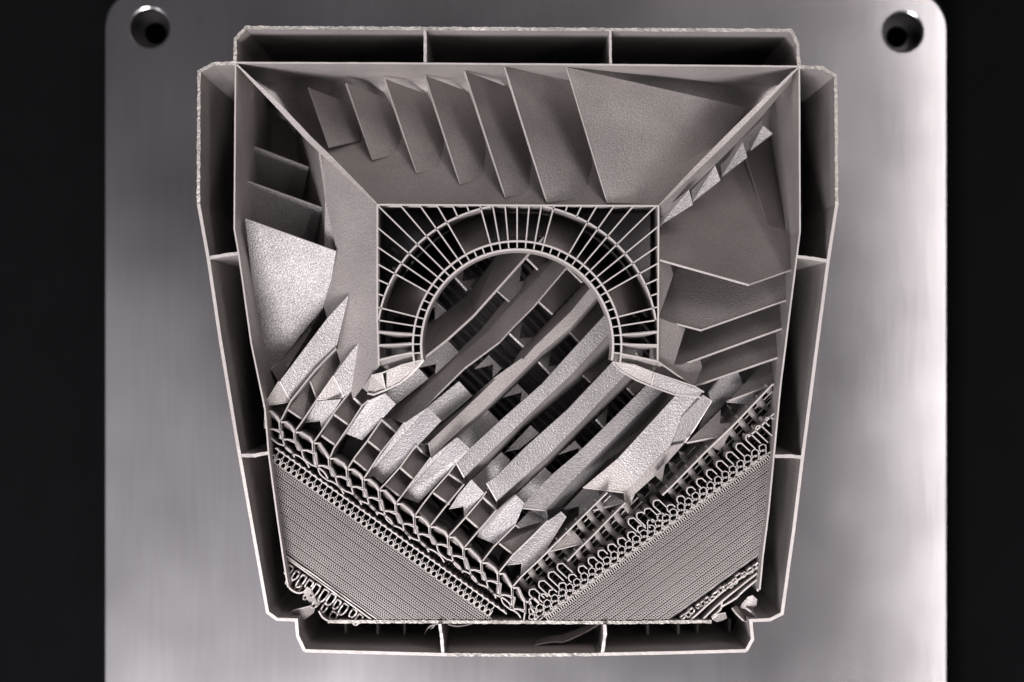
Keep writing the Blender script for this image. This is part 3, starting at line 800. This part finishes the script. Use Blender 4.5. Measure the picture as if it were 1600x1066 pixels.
# ------------------------------------------------------------------ honeycomb along the lower left
ND = [(415, 640), (439, 657), (462, 673), (491, 690), (516, 714), (544, 731), (569, 747), (594, 764), (620, 785), (649, 805), (673, 821), (702, 837), (726, 855), (754, 877), (780, 894), (802, 916), (822, 938), (838, 957)]
HZ = -34
def catm(pts, n=4):
    out = []
    for i in range(len(pts) - 1):
        p0 = pts[max(0, i - 1)]; p1 = pts[i]; p2 = pts[i + 1]; p3 = pts[min(len(pts) - 1, i + 2)]
        for k in range(n):
            t = k / n
            out.append(tuple(0.5 * (2 * b_ + (c - a) * t + (2 * a - 5 * b_ + 4 * c - d) * t * t + (-a + 3 * b_ - 3 * c + d) * t ** 3) for a, b_, c, d in zip(p0, p1, p2, p3)))
    out.append(tuple(pts[-1])); return out
def cell(name, pts, z, dep, th, closed=True, sm=0):
    return one_wall(name, root, z3(catm(pts, sm) if sm else pts, z), dep, th, closed=closed)
Q = []
for k in range(len(ND) - 1):
    a, c = ND[k], ND[k + 1]
    a1 = (a[0] - 1, a[1] + 3); a2 = (a[0] - 1, a[1] + 15)
    c1 = (c[0] - 2, c[1] + 3); c2 = (c[0] - 2, c[1] + 16)
    qd = (c[0] - 20, c[1] + 14)
    b = MB()
    b.wscale = [1.4, 1.0, 1.0, 1.7, 1.0, 1.0, 1.2]
    b.wall3(z3([a1, (a[0] + 7, a[1] + 3), (c[0] - 8, c[1] - 6), c1, c2, (qd[0] + 8, qd[1]), qd], HZ), 150, 2.2, 0, 1)
    b.wscale = None
    b.wall3(z3([a1, a2, qd], HZ), 150, 2.0, 0, 1)
    if c[1] < 940:
        # thick webs where the walls meet, and the slanting upper lip of the cell
        b.sheet([(*a2, HZ), (a2[0] + 5, a2[1] + 3, HZ - 2), (qd[0] + 1, qd[1] - 3, HZ - 2), (*qd, HZ), (qd[0] - 5, qd[1] - 2, HZ)], 8, 1)
        b.sheet([(qd[0] + 7, qd[1] + 1, HZ), (*c2, HZ), (c2[0] + 3, c2[1] + 5, HZ)], 8, 1)
        b.sheet([(a[0] + 7, a[1] + 3, HZ), (c[0] - 7, c[1] - 5, HZ), (c1[0], c1[1], HZ), (c[0] - 9, c[1] + 1, HZ - 26), (a[0] + 3, a[1] + 9, HZ - 26)], 3, 0)
    b.build("honeycomb_cell", root, [M_SM, M_ED])
    Q.append(qd)
# second row: slanting cells that share their walls with the first row
Mc = [(p[0] + 16, p[1] + 23) for p in Q]
Mc = [(Mc[0][0] - 28, Mc[0][1] - 18)] + Mc + [(Mc[-1][0] + 27, Mc[-1][1] + 20)]
for k, p in enumerate(Q):
    m0 = Mc[k + 1]; m1 = (m0[0] + 25, m0[1] + 21)
    if m0[1] > 962: continue
    if m1[1] > 966: m1 = (m0[0] + (m1[0] - m0[0]) * (966 - m0[1]) / (m1[1] - m0[1]), 966)
    b = MB(); b.wscale = None
    b.wall3(z3(catm([p, (p[0] + 4, p[1] + 13), m0], 3), HZ), 110, 1.8, 0, 1)
    b.wall3(z3(catm([m0, (m0[0] + (m1[0] - m0[0]) * .36, m0[1] + (m1[1] - m0[1]) * .15), (m0[0] + (m1[0] - m0[0]) * .78, m0[1] + (m1[1] - m0[1]) * .55), m1], 3), HZ), 110, 2.0, 0, 1)
    b.build("honeycomb_cell", root, [M_SM, M_ED])
# third row: one long wavy wall with nodes, and short webs up to the second row
A0, DV, NV = (421, 719), (0.813, 0.582), (0.582, -0.813)
def along(t, o): return (A0[0] + DV[0] * t + NV[0] * o, A0[1] + DV[1] * t + NV[1] * o)
PIT = 10.35
b = MB()
wl = [p_ for p_ in (along(t * PIT / 3, 20.5 + 0.7 * math.cos(2 * math.pi * t / 3)) for t in range(-1, 3 * 43)) if p_[1] < 966]
b.wscale = [1.6 if q_ % 3 == 1 else 0.9 for q_ in range(len(wl))]
b.wall3(z3(wl, HZ), 90, 2.0, 0, 1); b.build("wavy_wall", root, [M_SM, M_ED])
for k in range(0, 80):
    p0, p1 = along(k * 5.2 + 3, 23.5), along(k * 5.2 + 3 + 3, 35)
    if p0[1] < 950: one_wall("deep_web", root, [(*p0, HZ - 70), (*p1, HZ - 70)], 60, 2.4)
# fourth row: small drop shaped loops, every one hanging on the wavy wall
for k in range(0, 41):
    t = k * PIT
    def ring_(cx_, cy_, ru, rv, tip):
        out = []
        for i in range(12):
            a = 2 * math.pi * i / 12
            u_, v_ = ru * math.cos(a), rv * math.sin(a) * (1 - tip * math.cos(a))
            out.append((cx_ + NV[0] * u_ + DV[0] * v_, cy_ + NV[1] * u_ + DV[1] * v_))
        return out
    b = MB(); b.wscale = None
    b.wall3(z3(ring_(*along(t + 2, 5.4), 5.0, 3.9, 0.25), HZ), 60, 1.3, 0, 1, closed=True)
    x_ = along(t + 7.2, 3.0); b.wall3(z3([along(t + 7.2, 0.5), along(t + 7.2, 5), along(t + 7.0, 10.5), along(t + 5.2, 13), along(t + 4.4, 20)], HZ - 1), 60, 1.2, 0, 1)
    b.sheet([(*along(t + 3.0, 12.5), HZ - 1), (*along(t + 6.8, 10.5), HZ - 1), (*along(t + 4.6, 15.5), HZ - 1)], 6, 1)
    b.build("loop_cell", root, [M_SM, M_ED])

# ------------------------------------------------------------------ fine lattices
def inpoly(x, y, pg):
    c = False; j = len(pg) - 1
    for i in range(len(pg)):
        if (pg[i][1] > y) != (pg[j][1] > y) and x < (pg[j][0] - pg[i][0]) * (y - pg[i][1]) / (pg[j][1] - pg[i][1]) + pg[i][0]: c = not c
        j = i
    return c
def lattice(pg, org, d, pitch_row, z, name, skew):
    """rows of tiny cells: ribs along d with short staggered webs between, a groove after every fourth row"""
    L_ = math.hypot(*d); d = (d[0] / L_, d[1] / L_); n = (-d[1], d[0])
    if n[1] < 0: n = (-n[0], -n[1])
    b = MB()
    row = 0; off = 0.0
    while off < 150:
        groove = row % 4 == 3
        # span of the row inside the outline
        ts = [t for t in range(-20, 560, 3) if inpoly(org[0] + d[0] * t + n[0] * off, org[1] + d[1] * t + n[1] * off, pg)]
        if ts:
            t0, t1 = ts[0], ts[-1]
            fade = min(1.0, off / 90.0)
            rw = 1.05 + 0.35 * fade
            pt = lambda t, o: (org[0] + d[0] * t + n[0] * o, org[1] + d[1] * t + n[1] * o, z)
            if t1 > t0: b.wall3([pt(t0, off), pt(t1, off)], 14, rw, 0, 1)
            step_ = 3.6
            t = t0 + (row % 2) * step_ / 2
            while t < t1:
                a = pt(t, off + 0.4 + random.uniform(-.3, .3)); c = pt(t + skew, off + pitch_row - (1.2 if groove else 0.2))
                if inpoly(a[0], a[1], pg) and inpoly(c[0], c[1], pg):
                    b.wall3([(a[0], a[1], z - 0.4), (c[0], c[1], z - 0.4)], 12, 1.1 + 0.5 * fade, 0, 1)
                t += step_ + random.uniform(-0.35, 0.35)
        off += pitch_row + (0.5 if groove else 0)
        row += 1
    return b.build(name, root, [M_SM, M_LT], kind="stuff")
LPG = [(421, 719), (770, 969), (594, 969), (447, 866), (434, 800)]
lattice(LPG, (421, 719), (349, 250), 3.5, HZ, "fine_lattice", 1.2)
RPG = [(1206, 716), (855, 970), (1046, 969), (1188, 866), (1200, 790)]
lattice(RPG, (855, 970), (351, -254), 3.5, HZ, "fine_lattice", 1.2)
b = MB()
for t in range(0, 107):
    x_, y_ = 856 + 0.810 * t * 4.05, 968.5 - 0.586 * t * 4.05
    b.wall3([(x_ - 4.6, y_ - 6.0, HZ), (x_ + 0.5, y_ + 0.5, HZ)], 30, 1.5, 0, 1)
b.wall3(z3([(847, 965), (1207, 704)], HZ), 40, 1.6, 0, 1)
b.build("tick_row", root, [M_SM, M_ED], kind="stuff")
# solid backing close under the lattices
for pg in (LPG, RPG):
    b = MB(); b.sheet(z3(pg, HZ - 15), 40, 0); b.build("lattice_core", root, [M_SM, M_ED])

# ------------------------------------------------------------------ arched cells along the lower right
AD = (0.73, 0.683)           # lie of the fingers
def poly_at(pl, x):
    for (a, c) in zip(pl, pl[1:]):
        if a[0] <= x <= c[0] or x < a[0]: return a[1] + (c[1] - a[1]) * (x - a[0]) / (c[0] - a[0])
    return pl[-1][1]
F2 = [(812, 945), (866, 921), (929, 867), (1029, 805), (1184, 667), (1215, 640)]
LB = [(830, 978), (855, 967), (1206, 713)]           # edge of the lattice
def shell_x(y):
    for (a, c) in zip(I_RIGHT, I_RIGHT[1:]):
        if a[1] <= y <= c[1]: return a[0] + (c[0] - a[0]) * (y - a[1]) / (c[1] - a[1])
    return 1187
def clip_len(x, y, ln, m_=7):
    while ln > 0 and x + AD[0] * ln > shell_x(y + AD[1] * ln) - m_: ln -= 1
    return ln
def finger(x, y, ln, wd, z, th=2.0):
    ln = clip_len(x, y, ln)
    if ln < 6: return
    n = (-AD[1], AD[0])
    pts = []
    for (u_, v_) in ((ln, -0.5), (0.25 * wd, -0.5), (0.02 * wd, -0.25), (-0.12 * wd, 0.0), (0.02 * wd, 0.3), (0.3 * wd, 0.5), (ln, 0.5)):
        pts.append((x + AD[0] * u_ + n[0] * v_ * wd, y + AD[1] * u_ + n[1] * v_ * wd, z))
    b = MB(); b.wall3(pts, 160, th, 0, 1)
    for d_ in (7, 15.5, 24, 32):
        if d_ < ln: b.wall3([(x + AD[0] * d_ + n[0] * .5 * wd, y + AD[1] * d_ + n[1] * .5 * wd, z - 34), (x + AD[0] * d_ - n[0] * .5 * wd, y + AD[1] * d_ - n[1] * .5 * wd, z - 34)], 10, 1.8, 0, 0)
    return b.build("finger_cell", root, [M_SM, M_ED])
x = 829.0
while x < 1205:
    y = poly_at(F2, x)
    # room left to the lattice along the finger direction
    t = 0
    while t < 120 and (y + AD[1] * t) < poly_at(LB, min(1206, max(830, x + AD[0] * t))) - 9: t += 1
    ln = max(6, t - 22)
    if t > 14: finger(x, y, min(34, ln + 3), 12.0, HZ, 1.7)
    x += 15.4
# first row of rounded shoulders between the two long walls
for (x, y) in ((829, 927), (844, 914), (859, 900), (873, 887)):
    finger(x, y - 4, 24, 12.5, HZ, 1.7)
for (x, y) in ((1009, 797), (1023, 784), (984, 812), (997, 803)):
    finger(x, y, 22, 12.5, HZ, 1.7)
# small six sided cells and flattened cells next to the lattice
x = 832.0; k = 0
while x < 1200:
    yl = poly_at(LB, x + 4)
    for (du, ry, rx) in ((-23, 5.9, 6.2), (-13.2, 4.4, 6.9), (-5.2, 2.6, 8.6)):
        cx_, cy_ = x + (5 if du == -13.5 else 0), yl + du * 0.9
        if cy_ > 966 or cx_ > 1200 or cx_ < 826: continue
        lp = []
        for i in range(6):
            a = math.radians(60 * i)
            u_, v_ = rx * math.cos(a), ry * math.sin(a)
            lp.append((cx_ + u_ * 0.81 + v_ * 0.587, cy_ - u_ * 0.587 + v_ * 0.81))
        b = MB(); b.wall3([(q_[0] + random.uniform(-.5, .5), q_[1] + random.uniform(-.5, .5), HZ) for q_ in lp], 80, 1.25, 0, 1, closed=True); b.build("hexagon_cell", root, [M_SM, M_ED])
    x += 11.6; k += 1
# slanting columns under the long walls, with deep rungs between them
def columns(line, n, ln0, wd, z0, z1, name):
    a, c = line
    ex, ey = (c[0] - a[0]) / n, (c[1] - a[1]) / n
    nn = (AD[1] * 0.5 * wd, -AD[0] * 0.5 * wd)
    for k in range(n):
        x, y = a[0] + ex * (k + 0.5), a[1] + ey * (k + 0.5)
        ln = clip_len(x, y, ln0, 9)
        if ln < 8: continue
        b = MB(); rows = []
        for q_ in (0, 0.12, 0.3, 0.55, 0.8, 1.0):
            zc = z0 + (z1 - z0) * q_ ** 0.8
            sag = 5 * math.sin(math.pi * q_)
            px_, py_ = x + AD[0] * ln * q_ - sag * 0.5, y + AD[1] * ln * q_ + sag * 0.5
            w_ = 1.0 - 0.25 * q_
            rows.append([(px_ + nn[0] * w_, py_ + nn[1] * w_, zc - 5), (px_ + nn[0] * .35, py_ + nn[1] * .35, zc), (px_ - nn[0] * .35, py_ - nn[1] * .35, zc), (px_ - nn[0] * w_, py_ - nn[1] * w_, zc - 5)])
        b.loft(rows, 10, 0); b.build(name, root, [M_SM, M_ED])
        b = MB(); d_ = 6.0; i_ = 0
        while d_ < ln:
            zr_ = z0 + (z1 - z0) * (d_ / ln0) ** 0.8 - 12
            p0 = (x + AD[0] * d_, y + AD[1] * d_, zr_); p1 = (p0[0] + ex, p0[1] + ey, zr_)
            if p1[0] < shell_x(p1[1]) - 4: b.wall3([p0, p1], 10, 1.9, 0, 0)
            d_ += 9.0
        if b.v: b.build("rung", root, [M_SM, M_ED])
columns(((806, 914), (942, 778)), 9, 44, 10.5, -46, -92, "slant_column")
columns(((880, 885), (985, 781)), 7, 34, 10.5, -46, -85, "slant_column")
columns(((992, 784), (1074, 702)), 5, 40, 10.5, -90, -150, "slant_column")
columns(((1038, 772), (1210, 600)), 11, 44, 10.5, -46, -92, "slant_column")
columns(((1092, 690), (1150, 632)), 4, 44, 8.5, -110, -190, "slant_column")
columns(((1176, 640), (1216, 600)), 2, 40, 10.5, -60, -130, "slant_column")
columns(((1160, 690), (1214, 640)), 4, 34, 10.5, -48, -110, "slant_column")

# ------------------------------------------------------------------ broken corners
def tubes(seed, line, n, z, dirn, lens):
    random.seed(seed)
    for k in range(n):
        t = (k + 0.5) / n
        x, y = line[0][0] + (line[1][0] - line[0][0]) * t, line[0][1] + (line[1][1] - line[0][1]) * t
        ln = random.uniform(*lens)
        x += random.uniform(-2, 2); y += random.uniform(-2, 2)
        wv = random.uniform(3.0, 4.6)
        nn = (-dirn[1] * wv, dirn[0] * wv)
        pts = [(x + nn[0], y + nn[1]), (x - nn[0], y - nn[1]), (x - nn[0] * 1.2 + dirn[0] * ln * .6, y - nn[1] * 1.2 + dirn[1] * ln * .6), (x - nn[0] * .5 + dirn[0] * ln, y - nn[1] * .5 + dirn[1] * ln), (x + nn[0] * .8 + dirn[0] * ln, y + nn[1] * .8 + dirn[1] * ln), (x + nn[0] * 1.1 + dirn[0] * ln * .5, y + nn[1] * 1.1 + dirn[1] * ln * .5)]
        b = MB(); b.wall3([(px, py, z + random.uniform(-4, 3)) for px, py in catm(pts + pts[:1], 2)[:-1]], 60, 2.2, 0, 1, closed=True)
        b.build("torn_cell", root, [M_SM, M_ED])
tubes(3, ((449, 882), (570, 966)), 11, -36, (-0.55, 0.83), (12, 22))
tubes(4, ((449, 898), (532, 962)), 6, -44, (-0.5, 0.86), (10, 18))
tubes(5, ((1187, 876), (1062, 966)), 17, -36, (0.62, 0.78), (4, 7))
for l_ in ([(446, 868), (592, 970)], [(450, 874), (580, 968)]): one_wall("torn_web", root, z3(dense(l_, 14), -35), 60, 1.8, jit=0.5)
for l_ in ([(1184, 887), (1140, 916), (1078, 970)], [(1183, 896), (1128, 940), (1098, 968)], [(1184, 905), (1160, 925), (1150, 935), (1128, 948)], [(1186, 905), (1184, 924)], [(1128, 940), (1126, 952), (1112, 965)]):
    one_wall("torn_web", root, z3(catm(l_, 4), -36), 70, 2.6, jit=0.3)
def flake(rows, th=2.0):
    b = MB(); b.loft(rows, th, 0); b.rim(rows[0], 1.6, 1); b.build("torn_flake", root, [M_SM, M_ED])
flake([[(455, 956, -50), (462, 953, -44), (475, 950, -42), (486, 947, -44)], [(458, 962, -62), (467, 960, -58), (480, 958, -54), (492, 953, -56)], [(468, 972, -84), (474, 970, -74), (482, 964, -70), (490, 958, -70)]])
flake([[(474, 926, -38), (480, 918, -34), (486, 922, -34)], [(480, 936, -46), (488, 930, -40), (494, 940, -40)], [(486, 948, -60), (494, 950, -50), (500, 944, -44)]])
flake([[(1168, 934, -34), (1176, 931, -30), (1183, 938, -34)], [(1160, 942, -44), (1170, 942, -34), (1182, 946, -44)], [(1156, 950, -56), (1166, 952, -44), (1176, 952, -60)]])
flake([[(1144, 950, -40), (1150, 958, -36), (1162, 970, -44)], [(1150, 946, -60), (1160, 954, -62), (1170, 972, -66)]])
flake([[(1112, 968, -40), (1122, 960, -34), (1134, 958, -36)], [(1120, 972, -56), (1128, 970, -44), (1136, 966, -50)]])
flake([[(1166, 950, -36), (1174, 956, -34), (1181, 964, -40)], [(1170, 948, -50), (1178, 954, -50), (1184, 962, -54)]])
one_wall("torn_web", root, z3(catm([(450, 915), (455, 922), (466, 927), (475, 925)], 3), -36), 40, 2.4)
one_wall("torn_web", root, z3(catm([(498, 955), (504, 965), (512, 970)], 3), -36), 40, 2.4)

# a frayed strand hanging off the bottom edge, and the loose foil strip in the pocket
for l_ in ([(684, 975), (672, 979), (666, 986), (664, 992)], [(680, 976), (676, 981), (672, 983)], [(700, 976), (716, 979), (738, 975)]):
    one_wall("frayed_strand", root, [(x, y, -42 - i * 6) for i, (x, y) in enumerate(catm(l_, 3))], 5, 1.8, mats=[M_SM, M_SM])
b = MB()
top = catm([(935, 976), (920, 985), (900, 995), (880, 1003), (865, 1003), (845, 1006), (836, 1009), (830, 1018)], 3)
rows = [[(x, y, -95) for x, y in top], [(x - 2, y - 9 * math.sin(math.pi * min(1, i / (len(top) - 1) + 0.1)) - 2, -128) for i, (x, y) in enumerate(top)]]
b.loft(rows, 1.6, 0); b.rim(rows[0], 1.6, 0)
fo = b.build("foil_strip", None, [M_SM, M_ED])
fo["label"] = "thin torn foil strip curling across the dark pocket at the bottom edge"
fo["category"] = "foil strip"
